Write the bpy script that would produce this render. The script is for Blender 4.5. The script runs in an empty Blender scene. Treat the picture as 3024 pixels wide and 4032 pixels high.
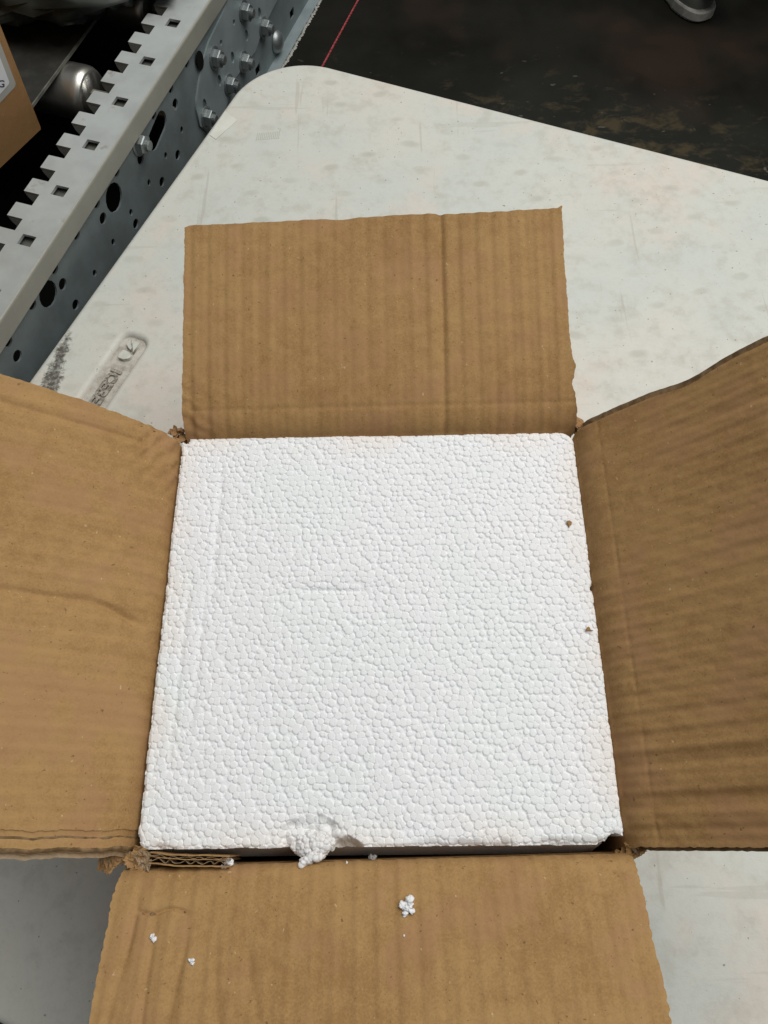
import bpy, bmesh, math, random
import numpy as np
from mathutils import Vector, Matrix
random.seed(7); rng = np.random.default_rng(11)

# ---------------------------------------------------------------- scale, camera, light
S = 0.66                      # model units to metres (applied to every mesh at the end)
F = 2916.4; CX, CY = 1512.0, 2016.0          # pinhole of the photograph (3024 x 4032)
PITCH, ROLL, YAW = 0.413284, -0.0540804, 0.0404963
CAM = np.array([0.0137765, -0.137790, 0.497513])
def _rx(a): return np.array([[1,0,0],[0,math.cos(a),-math.sin(a)],[0,math.sin(a),math.cos(a)]])
def _rz(a): return np.array([[math.cos(a),-math.sin(a),0],[math.sin(a),math.cos(a),0],[0,0,1]])
ROT = _rz(YAW) @ _rx(PITCH) @ _rz(ROLL)
sc = bpy.context.scene
cd = bpy.data.cameras.new('camera'); cam = bpy.data.objects.new('camera', cd); sc.collection.objects.link(cam)
cam.matrix_world = Matrix.Translation(Vector(CAM*S)) @ Matrix(ROT.tolist()).to_4x4()
cd.sensor_fit = 'VERTICAL'; cd.sensor_height = 36.0; cd.lens = 36.0*F/4032.0
cd.clip_start = 0.02; cd.clip_end = 60
sc.camera = cam
sc.render.resolution_x = 768; sc.render.resolution_y = 1024
w = bpy.data.worlds.new('World'); sc.world = w; w.use_nodes = True
w.node_tree.nodes['Background'].inputs[0].default_value = (0.93, 0.97, 1.0, 1)
w.node_tree.nodes['Background'].inputs[1].default_value = 0.15
def area(name, loc, target, sx, sy, energy, col=(1,1,1)):
    l = bpy.data.lights.new(name, 'AREA'); l.shape = 'RECTANGLE'; l.size = sx; l.size_y = sy
    l.energy = energy; l.color = col
    o = bpy.data.objects.new(name, l); sc.collection.objects.link(o); o.location = loc
    d = Vector(target) - Vector(loc); o.rotation_euler = d.to_track_quat('-Z', 'Y').to_euler()
    return o
area('ceiling_lamp', (0.70, 0.62, 1.6), (0, 0.2, 0), 1.9, 1.3, 35, (1.0, 0.985, 0.94))
area('ceiling_lamp_far', (0.2, 2.7, 2.2), (0, 0.3, 0), 1.6, 0.5, 6, (0.97, 1.0, 0.97))
sc.view_settings.view_transform = 'Standard'; sc.view_settings.look = 'None'
sc.view_settings.exposure = 0.0; sc.view_settings.gamma = 1.0

# ---------------------------------------------------------------- helpers
def U(px, py, z):                      # pixel of the photograph -> point at height z
    d = ROT @ np.array([(px-CX)/F, -(py-CY)/F, -1.0]); return CAM + d*((z-CAM[2])/d[2])
def UV(px, py, P0, n):                 # pixel -> point on a plane through P0 with normal n
    d = ROT @ np.array([(px-CX)/F, -(py-CY)/F, -1.0]); return CAM + d*(((P0-CAM)@n)/(d@n))

def tag(o, label=None, cat=None, group=None, kind=None):
    if label: o['label'] = label
    if cat: o['category'] = cat
    if group: o['group'] = group
    if kind: o['kind'] = kind
    return o
def empty(name, loc):
    o = bpy.data.objects.new(name, None); sc.collection.objects.link(o); o.location = Vector(loc)
    o.empty_display_size = 0.02; return o
def wpos(o):
    v = Vector((0,0,0))
    while o: v += o.location; o = o.parent
    return v
def link(me, name, mat, parent=None, smooth=False, base=None):
    """mesh given in world coordinates -> object (vertices relative to parent / base)"""
    me.name = name
    o = bpy.data.objects.new(name, me); sc.collection.objects.link(o)
    org = wpos(parent) if parent else Vector(base if base is not None else (0,0,0))
    me.transform(Matrix.Translation(-org))
    if parent: o.parent = parent
    else: o.location = org
    if isinstance(mat, (list, tuple)):
        for m in mat: me.materials.append(m)
    elif mat: 
        if not me.materials: me.materials.append(mat)
    if smooth: me.polygons.foreach_set('use_smooth', [True]*len(me.polygons))
    return o
def mesh(verts, faces):
    me = bpy.data.meshes.new('m'); me.from_pydata([tuple(map(float, v)) for v in verts], [], [tuple(map(int, f)) for f in faces]); me.update(); return me

class MB:                              # collects verts / faces
    def __init__(s): s.v = []; s.f = []; s.mi = []
    def add(s, v, f, mi=0):
        n = len(s.v); s.v += [tuple(map(float, p)) for p in v]; s.f += [tuple(int(i)+n for i in q) for q in f]; s.mi += [mi]*len(f)
    def box(s, o, a, b, c, mi=0):      # origin corner and three edge vectors
        o, a, b, c = map(np.array, (o, a, b, c))
        v = [o, o+a, o+a+b, o+b, o+c, o+a+c, o+a+b+c, o+b+c]
        s.add(v, [(0,3,2,1),(4,5,6,7),(0,1,5,4),(1,2,6,5),(2,3,7,6),(3,0,4,7)], mi)
    def tube(s, pts, r, n=10, mi=0, cap=True):
        pts = [np.array(p, float) for p in pts]; rr = r if hasattr(r, '__len__') else [r]*len(pts)
        v = []; prev = None
        for i, p in enumerate(pts):
            t = pts[min(i+1, len(pts)-1)] - pts[max(i-1, 0)]; t /= np.linalg.norm(t)
            if prev is None:
                h = np.array([0,0,1.0]) if abs(t[2]) < .9 else np.array([1.0,0,0]); a = np.cross(h, t)
            else: a = prev - t*(prev@t)
            a /= np.linalg.norm(a); b = np.cross(t, a); prev = a
            for k in range(n):
                q = 2*math.pi*k/n; v.append(p + rr[i]*(math.cos(q)*a + math.sin(q)*b))
        f = []
        for i in range(len(pts)-1):
            for k in range(n): f.append((i*n+k, i*n+(k+1)%n, (i+1)*n+(k+1)%n, (i+1)*n+k))
        if cap: f.append(tuple(range(n-1, -1, -1))); f.append(tuple((len(pts)-1)*n+k for k in range(n)))
        s.add(v, f, mi)
    def grid(s, P, mi=0, flip=False):  # P: (a, b, 3)
        a, b = P.shape[:2]; n = len(s.v); s.v += list(map(tuple, P.reshape(-1, 3)))
        i, j = np.meshgrid(np.arange(a-1), np.arange(b-1), indexing='ij'); q = (i*b+j).ravel()+n
        f = np.stack([q, q+1, q+b+1, q+b] if flip else [q, q+b, q+b+1, q+1], 1)
        s.f += list(map(tuple, f.tolist())); s.mi += [mi]*len(f)
    def slab(s, P, N, t, mi=0, mside=None):   # closed sheet: top grid P, thickness t along -N
        Q = P - N*t
        a, b = P.shape[:2]; ms = mi if mside is None else mside
        s.grid(P, mi); s.grid(Q, mi, flip=True)
        for A, B in ((P[0], Q[0]), (Q[-1], P[-1]), (Q[:, 0], P[:, 0]), (P[:, -1], Q[:, -1])):
            s.grid(np.stack([A, B], 0), ms, flip=True)
    def build(s, name, mat, parent=None, smooth=False, base=None):
        me = bpy.data.meshes.new(name); me.from_pydata(s.v, [], s.f)
        if isinstance(mat, (list, tuple)):
            for m in mat: me.materials.append(m)
            me.polygons.foreach_set('material_index', s.mi); mat = None
        me.update(); return link(me, name, mat, parent, smooth, base)

def curve2d(loops, extr, bevel=0.0, res=3):   # filled 2D outline(s) with holes -> mesh
    cu = bpy.data.curves.new('c', 'CURVE'); cu.dimensions = '2D'; cu.fill_mode = 'BOTH'
    cu.extrude = extr; cu.bevel_depth = bevel; cu.bevel_resolution = res; cu.offset = -bevel
    for L in loops:
        sp = cu.splines.new('POLY'); sp.points.add(len(L)-1)
        for p, q in zip(sp.points, L): p.co = (q[0], q[1], 0, 1)
        sp.use_cyclic_u = True
    return curve_mesh(cu)
def curve_mesh(cu):
    o = bpy.data.objects.new('c', cu); sc.collection.objects.link(o)
    dg = bpy.context.evaluated_depsgraph_get(); dg.update()
    me = bpy.data.meshes.new_from_object(o.evaluated_get(dg)); bpy.data.objects.remove(o); bpy.data.curves.remove(cu)
    me.materials.clear(); return me
def text_mesh(body, size, extr, offset=0.0, bevel=0.0):
    cu = bpy.data.curves.new('t', 'FONT'); cu.body = body; cu.size = size; cu.extrude = extr; cu.offset = offset
    cu.bevel_depth = bevel; cu.align_x = 'LEFT'; cu.align_y = 'CENTER'; cu.resolution_u = 4
    return curve_mesh(cu)
def frame(o, ex, ey, ez):
    m = Matrix.Identity(4)
    for i, e in enumerate((ex, ey, ez)):
        for k in range(3): m[k][i] = float(e[k])
    for k in range(3): m[k][3] = float(o[k])
    return m

# smooth lattice noise in numpy (2D), range -1..1
_T = rng.uniform(-1, 1, (256, 256))
def vn(x, y, seed=0):
    x = np.asarray(x, float)+seed*17.31; y = np.asarray(y, float)+seed*9.77
    x, y = np.broadcast_arrays(x, y)
    i = np.floor(x).astype(int); j = np.floor(y).astype(int); fx = x-i; fy = y-j
    fx = fx*fx*(3-2*fx); fy = fy*fy*(3-2*fy)
    g = lambda a, b: _T[a & 255, b & 255]
    return (g(i, j)*(1-fx)+g(i+1, j)*fx)*(1-fy) + (g(i, j+1)*(1-fx)+g(i+1, j+1)*fx)*fy
def fbm(x, y, seed=0, o=4):
    r = 0; a = 1.0
    for k in range(o): r = r + a*vn(np.asarray(x)*2**k, np.asarray(y)*2**k, seed+k*3); a *= .5
    return r/1.9
def ss(a, b, x): t = np.clip((x-a)/(b-a), 0, 1); return t*t*(3-2*t)

# ---------------------------------------------------------------- material expressions
class X:
    def __init__(s, nt, sock): s.nt, s.k = nt, sock
    def _m(s, op, *a, clamp=False):
        n = s.nt.nodes.new('ShaderNodeMath'); n.operation = op; n.use_clamp = clamp
        for i, v in enumerate((s,)+a):
            if isinstance(v, X): s.nt.links.new(v.k, n.inputs[i])
            else: n.inputs[i].default_value = v
        return X(s.nt, n.outputs[0])
    def __add__(s, o): return s._m('ADD', o)
    def __sub__(s, o): return s._m('SUBTRACT', o)
    def __mul__(s, o): return s._m('MULTIPLY', o)
    __rmul__ = __mul__; __radd__ = __add__
    def rsub(s, c): return (s*-1.0)+c
    def pw(s, o): return s._m('POWER', o)
    def mn(s, o): return s._m('MINIMUM', o)
    def mx(s, o): return s._m('MAXIMUM', o)
    def absv(s): return s._m('ABSOLUTE')
    def fract(s): return s._m('FRACT')
    def sqrt(s): return s._m('SQRT')
    def step(s, a, b, c=0.0, d=1.0):
        n = s.nt.nodes.new('ShaderNodeMapRange'); n.interpolation_type = 'SMOOTHSTEP'
        s.nt.links.new(s.k, n.inputs[0])
        for i, v in enumerate((a, b, c, d)): n.inputs[i+1].default_value = v
        return X(s.nt, n.outputs[0])
class M:
    def __init__(s, name, rough=.6, metal=0.0, spec=.5):
        s.m = bpy.data.materials.new(name); s.m.use_nodes = True; s.nt = s.m.node_tree
        s.b = s.nt.nodes['Principled BSDF']; s.b.inputs['Roughness'].default_value = rough
        s.b.inputs['Metallic'].default_value = metal; s.b.inputs['Specular IOR Level'].default_value = spec
        s.co = s.nt.nodes.new('ShaderNodeTexCoord').outputs['Object']
    def xyz(s):
        n = s.nt.nodes.new('ShaderNodeSeparateXYZ'); s.nt.links.new(s.co, n.inputs[0])
        return [X(s.nt, n.outputs[i]) for i in range(3)]
    def vec(s, scale=(1,1,1), loc=(0,0,0), rot=(0,0,0)):
        n = s.nt.nodes.new('ShaderNodeMapping'); s.nt.links.new(s.co, n.inputs[0])
        n.inputs[1].default_value = loc; n.inputs[2].default_value = rot; n.inputs[3].default_value = scale
        return n.outputs[0]
    def noise(s, scale, detail=3, rough=.55, vec=None, dist=0.0):
        n = s.nt.nodes.new('ShaderNodeTexNoise'); s.nt.links.new(vec or s.co, n.inputs['Vector'])
        n.inputs['Scale'].default_value = scale; n.inputs['Detail'].default_value = detail
        n.inputs['Roughness'].default_value = rough; n.inputs['Distortion'].default_value = dist
        return X(s.nt, n.outputs[0])
    def voro(s, scale, feature='F1', vec=None, out=0):
        n = s.nt.nodes.new('ShaderNodeTexVoronoi'); n.feature = feature; s.nt.links.new(vec or s.co, n.inputs['Vector'])
        n.inputs['Scale'].default_value = scale; return X(s.nt, n.outputs[out])
    def mix(s, f, a, b):
        n = s.nt.nodes.new('ShaderNodeMix'); n.data_type = 'RGBA'
        if isinstance(f, X): s.nt.links.new(f.k, n.inputs[0])
        else: n.inputs[0].default_value = f
        for i, v in ((6, a), (7, b)):
            if isinstance(v, tuple): n.inputs[i].default_value = (*v, 1)
            else: s.nt.links.new(v, n.inputs[i])
        return n.outputs[2]
    def color(s, c):
        if isinstance(c, tuple): s.b.inputs['Base Color'].default_value = (*c, 1)
        else: s.nt.links.new(c, s.b.inputs['Base Color'])
        return s
    def rough(s, x): s.nt.links.new(x.k, s.b.inputs['Roughness']); return s
    def bump(s, h, dist=.001, strength=1.0):
        n = s.nt.nodes.new('ShaderNodeBump'); n.inputs['Distance'].default_value = dist; n.inputs['Strength'].default_value = strength
        s.nt.links.new(h.k, n.inputs['Height']); s.nt.links.new(n.outputs[0], s.b.inputs['Normal']); return s

def kraft(name, base=(.40,.243,.10), dark=(.295,.165,.062), stretch=(1,1,1), contrast=1.0):
    m = M(name, .82, spec=.25)
    v = m.vec(stretch)
    big = m.noise(14, 3); med = m.noise(130, 4, .65, v); fine = m.noise(1100, 3, .7, v)
    c = m.mix((big*.35+med*.4+fine*.45).step(.42, .72), dark, base)
    c = m.mix(m.noise(38, 3, .6).step(.48, .66, 0, .5*contrast), c, (.37,.205,.105))
    c = m.mix(m.noise(520, 2, .6, m.vec((1,1,1),(3,1,2))).step(.685, .74, 0, .75), c, (.15,.085,.035))
    c = m.mix(m.noise(430, 2, .6, m.vec((1.0,.7,1),(7,4,1),(0,0,.6))).step(.722, .765, 0, .6), c, (.62,.47,.27))
    m.color(c); m.bump(med*.6+fine*.5, .00025, .8); return m.m
K = kraft('kraft_cardboard')
KD = kraft('kraft_cardboard_dark', (.36,.215,.09), (.27,.15,.058))  # slightly darker kraft for the loose chips
KR = kraft('kraft_torn_fibre', (.42,.31,.2), (.24,.16,.09))
m = M('corrugated_medium', .9, spec=.1); m.color(m.mix(m.noise(300, 3).step(.3, .7), (.12,.075,.036), (.25,.165,.09))); KM = m.m
m = M('expanded_foam', .55, spec=.35)
x_, y_, z_ = m.xyz()
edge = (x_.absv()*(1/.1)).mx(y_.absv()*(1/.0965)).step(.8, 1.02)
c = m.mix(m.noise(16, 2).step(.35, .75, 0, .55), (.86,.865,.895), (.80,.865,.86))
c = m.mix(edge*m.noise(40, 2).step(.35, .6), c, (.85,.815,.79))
c = m.mix(m.noise(900, 2, .6, m.vec((1,1,1),(2,9,4))).step(.735, .775, 0, .5), c, (.35,.33,.3))
m.color(c)
m.bump(m.noise(1700, 3, .7)*.7+m.noise(700, 2)*.4, .00025, .9)
m.b.inputs['Subsurface Weight'].default_value = .3
m.b.inputs['Subsurface Radius'].default_value = (1, 1, 1); m.b.inputs['Subsurface Scale'].default_value = .0012
FOAM = m.m

def lat():                                   # lattice of faint mould marks on the tabletop
    Z = -.22; p1 = U(1555,468,Z); p2 = U(1763,520,Z); q = U(1612,566,Z)
    return p1[:2]*S, (p2-p1)[:2]*S, (q-p1)[:2]*S
def table_mat():
    m = M('table_plastic', .5, spec=.4)
    x, y, z = m.xyz()
    big = m.noise(5.5, 3, .6); pat = m.noise(9, 4, .65, m.vec((1,1,1),(3,5,0))); fine = m.noise(420, 4, .7); gr = m.noise(60, 4, .7)
    c = m.mix(big.step(.36, .64), (.60,.63,.59), (.66,.65,.59))
    c = m.mix(pat.step(.48, .66, 0, .7), c, (.70,.615,.54))
    c = m.mix(gr.step(.48, .72, 0, .38), c, (.45,.42,.36))
    c = m.mix(fine.step(.45, .7, 0, .12), c, (.42,.42,.39))
    # faint oval moulding marks in staggered rows
    p, v1, v2 = lat(); det = v1[0]*v2[1]-v1[1]*v2[0]
    d1 = (v2[1]/det, -v2[0]/det); d2 = (-v1[1]/det, v1[0]/det)
    wob = (m.noise(30, 1)+(-.5))*.16
    dx = x-float(p[0]-TB[0]); dy = y-float(p[1]-TB[1])
    a = (dx*d1[0]+dy*d1[1]+wob+.5+100.0).fract()-.5; b = (dx*d2[0]+dy*d2[1]+wob+.5+100.0).fract()-.5
    wx = a*float(v1[0])+b*float(v2[0]); wy = a*float(v1[1])+b*float(v2[1])
    r = (wx*wx*(1/.0085**2)+wy*wy*(1/.0042**2)).sqrt()+(m.noise(120,3,.6)-.5)*1.1
    far = y.step(.12+.0, .30)
    blob = r.step(.35, 1.2, 1, 0)*m.noise(22, 2).step(.35, .65, .1, 1.0)*far
    c = m.mix(blob*.48, c, (.42,.41,.34))
    c = m.mix(m.noise(95, 5, .75, m.vec((1,1,1),(6,6,0))).step(.50, .72, 0, .28), c, (.50,.47,.41))
    # scratches and dirt smear
    sc1 = m.noise(9, 3, .6, m.vec((9,.6,1),(1,2,0),(0,0,.9))).step(.655, .69, 0, .3)
    sc2 = m.noise(9, 3, .6, m.vec((.6,10,1),(5,1,0),(0,0,.35))).step(.66, .695, 0, .28)
    c = m.mix(sc1, c, (.40,.34,.28)); c = m.mix(sc2, c, (.44,.42,.36))
    def seg(P, Q):
        P = P[:2]*S-np.array(TB[:2]); Q = Q[:2]*S-np.array(TB[:2]); L = float(np.linalg.norm(Q-P)); t = (Q-P)/L
        ax = x-float(P[0]); ay = y-float(P[1])
        u = (ax*float(t[0])+ay*float(t[1])).mx(0.0).mn(L); ex = ax-u*float(t[0]); ey = ay-u*float(t[1])
        return (ex*ex+ey*ey).sqrt(), u*(1/L)
    d, t = seg(U(262,1325,-.22), U(195,1530,-.22))
    wd = t*.0055+.0022
    nn = m.noise(160, 4, .75)
    sm = ((d-wd)*(1/.004)+(nn-.5)*5.0).step(-.6, .4, 1, 0)
    c = m.mix(sm*m.noise(260,3,.7).step(.3,.6,.45,.95), c, (.075,.065,.055))
    c = m.mix(m.noise(330, 1, .5, m.vec((1,1,1),(9,2,0))).step(.745, .765, 0, .7), c, (.2,.17,.13))
    m.color(c); m.rough(gr.step(.3, .7, .42, .6)); m.bump(m.noise(900, 3, .7)*.6+m.noise(260,3,.6)*.6, .0002, .6)
    return m.m
def galv(name, base, dark, rough=.42, metal=.55):
    m = M(name, rough, metal)
    n = m.noise(30, 4, .6); f = m.noise(600, 2); st = m.noise(45, 4, .7, m.vec((1,1,1),(4,4,4)))
    c = m.mix(n.step(.3, .7), dark, base); c = m.mix(st.step(.63, .74, 0, .45), c, (.24,.17,.12))
    m.color(c); m.rough((n*.25+f*.15)+(rough-.17)); m.bump(f, .0001, .4); return m.m
G1 = galv('galvanised_sheet', (.50,.53,.52), (.43,.455,.445), .48, .3)
G2 = galv('galvanised_web', (.19,.225,.235), (.145,.175,.18), .55, .25)
G3 = galv('zinc_plate', (.29,.34,.355), (.235,.28,.29), .5, .3)
G4 = galv('worn_steel', (.30,.28,.24), (.2,.185,.15), .5, .5)
G6 = galv('beige_zinc_shaded', (.31,.305,.265), (.27,.265,.23), .5, .2)  # beige finish of the lip, with shade put into its darker tone
G5 = galv('dull_zinc', (.15,.15,.135), (.10,.10,.09), .6, .2)
BOLT = galv('bolt_zinc', (.34,.37,.37), (.24,.265,.27), .4, .8)
m = M('roller_steel', .36, .9); m.color((.52,.51,.47)); ROLL_M = m.m
m.b.inputs['Anisotropic'].default_value = .4
m = M('black_rubber', .6); m.color(m.mix(m.noise(60, 3).step(.4, .7), (.018,.018,.014), (.035,.034,.027))); BELT = m.m
m = M('belt_edge_grey', .7); m.color(m.mix(m.noise(90, 3).step(.3, .7), (.10,.10,.085), (.18,.175,.15))); BELTE = m.m
m = M('matt_black', .9, spec=.1); m.color((.006,.006,.005)); BLACK = m.m
m = M('red_cord', .6); m.color(m.mix(m.noise(500, 2).step(.4, .6), (.26,.015,.022), (.42,.07,.08))); RED = m.m
m = M('black_bag_film', .38, spec=.35); m.color(m.mix(m.noise(12, 3).step(.45, .6), (.012,.016,.014), (.035,.04,.034))); BAG = m.m
m = M('clear_film', .2, spec=.6); m.color(m.mix(m.noise(20, 3).step(.4, .6), (.10,.125,.11), (.24,.28,.25))); FILM = m.m
m = M('label_white', .5); m.color((.72,.73,.76)); WHITE = m.m
m = M('label_grey', .5); m.color((.40,.39,.36)); LGREY = m.m
m = M('navy_ink', .5); m.color((.015,.03,.06)); INK = m.m
m = M('faded_ink', .7); m.color((.50,.50,.44)); FINK = m.m
m = M('tape_film', .35); m.color(m.mix(m.noise(60, 3).step(.3, .7), (.74,.74,.68), (.66,.66,.60))); TAPE = m.m
m = M('recess_plastic', .55); m.color(m.mix(m.noise(150, 4, .7).step(.3, .65), (.36,.32,.275), (.58,.55,.49))); RECESS = m.m
m = M('shoe_sole', .6); m.color(m.mix(m.noise(40, 3).step(.3, .7), (.26,.25,.22), (.4,.39,.35))); SOLE = m.m
m = M('shoe_upper', .8); m.color((.09,.09,.08)); UPPER = m.m
m = M('dark_red_cloth', .9); m.color((.03,.008,.008)); TROU = m.m

# ================================================================= SETTING: floor
FZ = -1.34
def floor_mat():
    m = M('worn_floor', .6, spec=.12); x, y, z = m.xyz()
    n = m.noise(3.2, 4, .6); n2 = m.noise(2.6, 3, .6, m.vec((1,1,1),(4,2,0)))
    c = m.mix(n.step(.35, .65), (.0095,.0088,.0062), (.025,.0235,.0175))
    c = m.mix(n2.step(.48, .66, 0, .9), c, (.046,.029,.021))
    P = U(1500,330,FZ)[:2]*S; Q = U(3024,700,FZ)[:2]*S; L = float(np.linalg.norm(Q-P)); t = (Q-P)/L; nn = np.array([-t[1], t[0]])
    dist = (x-float(P[0]))*float(nn[0])+(y-float(P[1]))*float(nn[1])
    al = ((x-float(P[0]))*float(t[0])+(y-float(P[1]))*float(t[1]))*(1/L)
    zone = dist.step(.0, .34, 1, 0)*al.step(-.1, .6, .35, 1)
    v = m.vec((1,1.6,1),(0,0,0),(0,0,-.2))
    s1 = m.noise(15, 6, .68, v, .35)+zone*.16
    c = m.mix(m.noise(7, 3)*zone.step(.1, .9, 0, 1.3), c, (.036,.038,.031))
    c = m.mix(s1.step(.62, .80, 0, .8)*zone, c, (.115,.088,.05))
    s2 = m.noise(34, 2, .5, m.vec((1,1.4,1),(8,3,0)), .3)
    c = m.mix(s2.step(.70, .73, 0, .9)*zone, c, (.17,.165,.13))
    m.color(c); m.rough(n.step(.3, .7, .5, .7)); m.bump(m.noise(40, 4, .7), .002, .3); return m.m
mb = MB(); mb.add([(-14,-12,FZ),(14,-12,FZ),(14,18,FZ),(-14,18,FZ)], [(0,1,2,3)])
tag(mb.build('floor', floor_mat()), kind='structure')

# ================================================================= folding table
TZ = -.22
pL, dL = np.array([-.2939,.6223]), np.array([math.cos(math.radians(66.6)), math.sin(math.radians(66.6))])
pB, dB = np.array([.1773,.7758]), np.array([math.cos(math.radians(-22.6)), math.sin(math.radians(-22.6))])
def isect(p, d, q, e):
    t = np.linalg.solve(np.array([d, -e]).T, q-p); return p+d*t[0]
pF = U(0,4040,TZ)[:2]
c0 = isect(pL, dL, pB, dB); c1 = isect(pL, dL, pF, dB); c2 = c1+dB*2.7; c3 = c0+dB*2.7
def roundpoly(cs, r, n=14):
    out = []; k = len(cs)
    for i in range(k):
        a, b, c = cs[i-1], cs[i], cs[(i+1) % k]; u = (a-b)/np.linalg.norm(a-b); v = (c-b)/np.linalg.norm(c-b)
        ang = math.acos(np.clip(u@v, -1, 1)); t = r/math.tan(ang/2); m_ = (u+v)/np.linalg.norm(u+v); cen = b+m_*r/math.sin(ang/2)
        s0 = b+u*t-cen; s1 = b+v*t-cen; a0 = math.atan2(s0[1], s0[0]); a1 = math.atan2(s1[1], s1[0])
        da = (a1-a0+math.pi) % (2*math.pi)-math.pi
        for j in range(n+1): q = a0+da*j/n; out.append(cen+r*np.array([math.cos(q), math.sin(q)]))
    return out
TBc = (c0+c2)/2; TB = (TBc[0]*S, TBc[1]*S, FZ*S)
TABLE = table_mat()
tb = empty('folding_table', (TBc[0], TBc[1], FZ))
tag(tb, 'worn off-white plastic folding table with rounded corner under the open cardboard box', 'table')
outer = roundpoly([c0, c1, c2, c3], .105, 24)
# moulded badge recess near the middle of the short side
ra = np.array([-.3002,.4153]); rb = np.array([-.2812,.4088])
eD = U(350,1519,TZ)[:2]-U(480,1330,TZ)[:2]; eD /= np.linalg.norm(eD)     # reading direction (down the short side)
eP = np.array([-eD[1], eD[0]])                                           # to the right of it
if eP[0] < 0: eP = -eP
q0 = U(480,1330,TZ)[:2]; wrec = float((U(567,1362,TZ)[:2]-q0)@eP); qtop = float((U(520,1319,TZ)[:2]-q0)@eD)
org = q0+eD*qtop
rec = roundpoly([org, org+eD*.175, org+eD*.175+eP*wrec, org+eP*wrec], .0095, 7)
top = curve2d([outer, rec], .0165, .0075, 6)
top.transform(Matrix.Translation((0, 0, TZ-.024)))
ttop = link(top, 'tabletop', TABLE, tb)
bmx = bmesh.new(); bmx.from_mesh(ttop.data)
bmesh.ops.remove_doubles(bmx, verts=bmx.verts, dist=1e-6); bmx.to_mesh(ttop.data); bmx.free()
mb = MB(); g = np.zeros((2,2,3))
for i in range(2):
    for j in range(2): g[i,j] = (*(org-eD*.004+eP*-.004+eD*.183*i+eP*(wrec+.008)*j), TZ-.0055)
mb.box(g[0,0]-np.array([0,0,.004]), g[1,0]-g[0,0], g[0,1]-g[0,0], (0,0,.004))
badge = mb.build('badge_recess', RECESS, tb)
fm = lambda u, v, z: (*(org+eD*u+eP*v), z)
# peaked emblem
def plate(poly, name, mat, z0, h, parent):
    me = curve2d([poly], h/2, 0); me.transform(Matrix.Translation((0,0,z0+h/2))); return link(me, name, mat, parent)
zr = TZ-.0054
m_ = M('raised_plastic', .5); m_.color(m_.mix(m_.noise(200, 4, .7).step(.3, .7), (.56,.56,.50), (.66,.67,.62))); RAISED = m_.m
m_ = M('letter_plastic', .55); m_.color(m_.mix(m_.noise(400, 4, .7).step(.35, .65), (.17,.14,.115), (.46,.43,.37))); LETTER = m_.m
def PP(*pts): return [np.array(U(350+a/5.53, 1250+b/5.53, TZ)[:2]) for a, b in pts]
plate(PP((945,490),(1100,540),(950,750)), 'emblem_peak', RAISED, zr, .0044, badge)
plate(PP((810,560),(905,450),(905,590),(930,640),(900,690),(850,640)), 'emblem_peak', RAISED, zr, .0044, badge)
plate(PP((650,790),(740,690),(860,740),(930,820),(860,880),(740,895),(625,850)), 'emblem_base', RAISED, zr, .0044, badge)
tm = text_mesh('ICEBERG', .0165, .0009, .00075)
xs = [v.co.x for v in tm.vertices]; sx = .074/(max(xs)-min(xs))
tm.transform(Matrix.Diagonal((sx, 1.12, 1, 1)))
# letters' upright direction points to the emblem side left/down of the recess: not mirrored
up3 = Vector((-eD[1], eD[0], 0))
o3 = org+eD*.0475+eP*(wrec*.50)
tm.transform(frame((*o3, zr+.0012), (*eD, 0), tuple(up3), (0,0,1)))
link(tm, 'raised_lettering', LETTER, badge)
# table legs (folded steel tube frames)
mbl = lambda pts, r: pts
for t0 in (.16, .84):
    for s0 in (.12, .88):
        p = c0+(c1-c0)*s0+dB*2.7*t0
        q = MB(); q.tube([(*p, TZ-.05), (*p, FZ)], .019, 12); q.build('leg', G4, tb, True)
# printed tick mark and tape piece
mb = MB(); a = U(1008,553,TZ); b = U(1103,545,TZ); d = (b-a)/13
for k in range(13):
    o = a+d*k+np.array([0,0,.0002]); mb.box(o, d*.42, np.array([.001,.0135,0])*(1.0 if k < 12 else 1.4), (0,0,.00025))
mb.build('printed_tick_mark', FINK, tb)
ta = [U(*p, TZ+.0003)[:2] for p in ((826,532),(886,437),(934,474),(850,549))]
me = curve2d([ta], .0002, 0); me.transform(Matrix.Translation((0,0,TZ+.0004)))
link(me, 'tape_piece', TAPE, tb)

# ================================================================= conveyor
zt = -.152
A0 = U(0,1250,zt); DR = U(820.6,0,zt)-A0; DR /= np.linalg.norm(DR); NR = np.array([DR[1], -DR[0], 0])
cv_base = A0+DR*.3-NR*.4; cv_base[2] = FZ
cv = empty('conveyor', cv_base)
tag(cv, 'galvanised steel roller conveyor with toothed top rail running past the table', 'conveyor')
def RP(s, n, z): return A0+DR*s+NR*n+np.array([0,0,z-zt])
def railmat(s=0, n=0, z=0): return frame(RP(s, n, z), DR, -NR, (0,0,1))   # x along rail, y inward, z up
s0r, s1r = -1.6, 1.7
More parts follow.
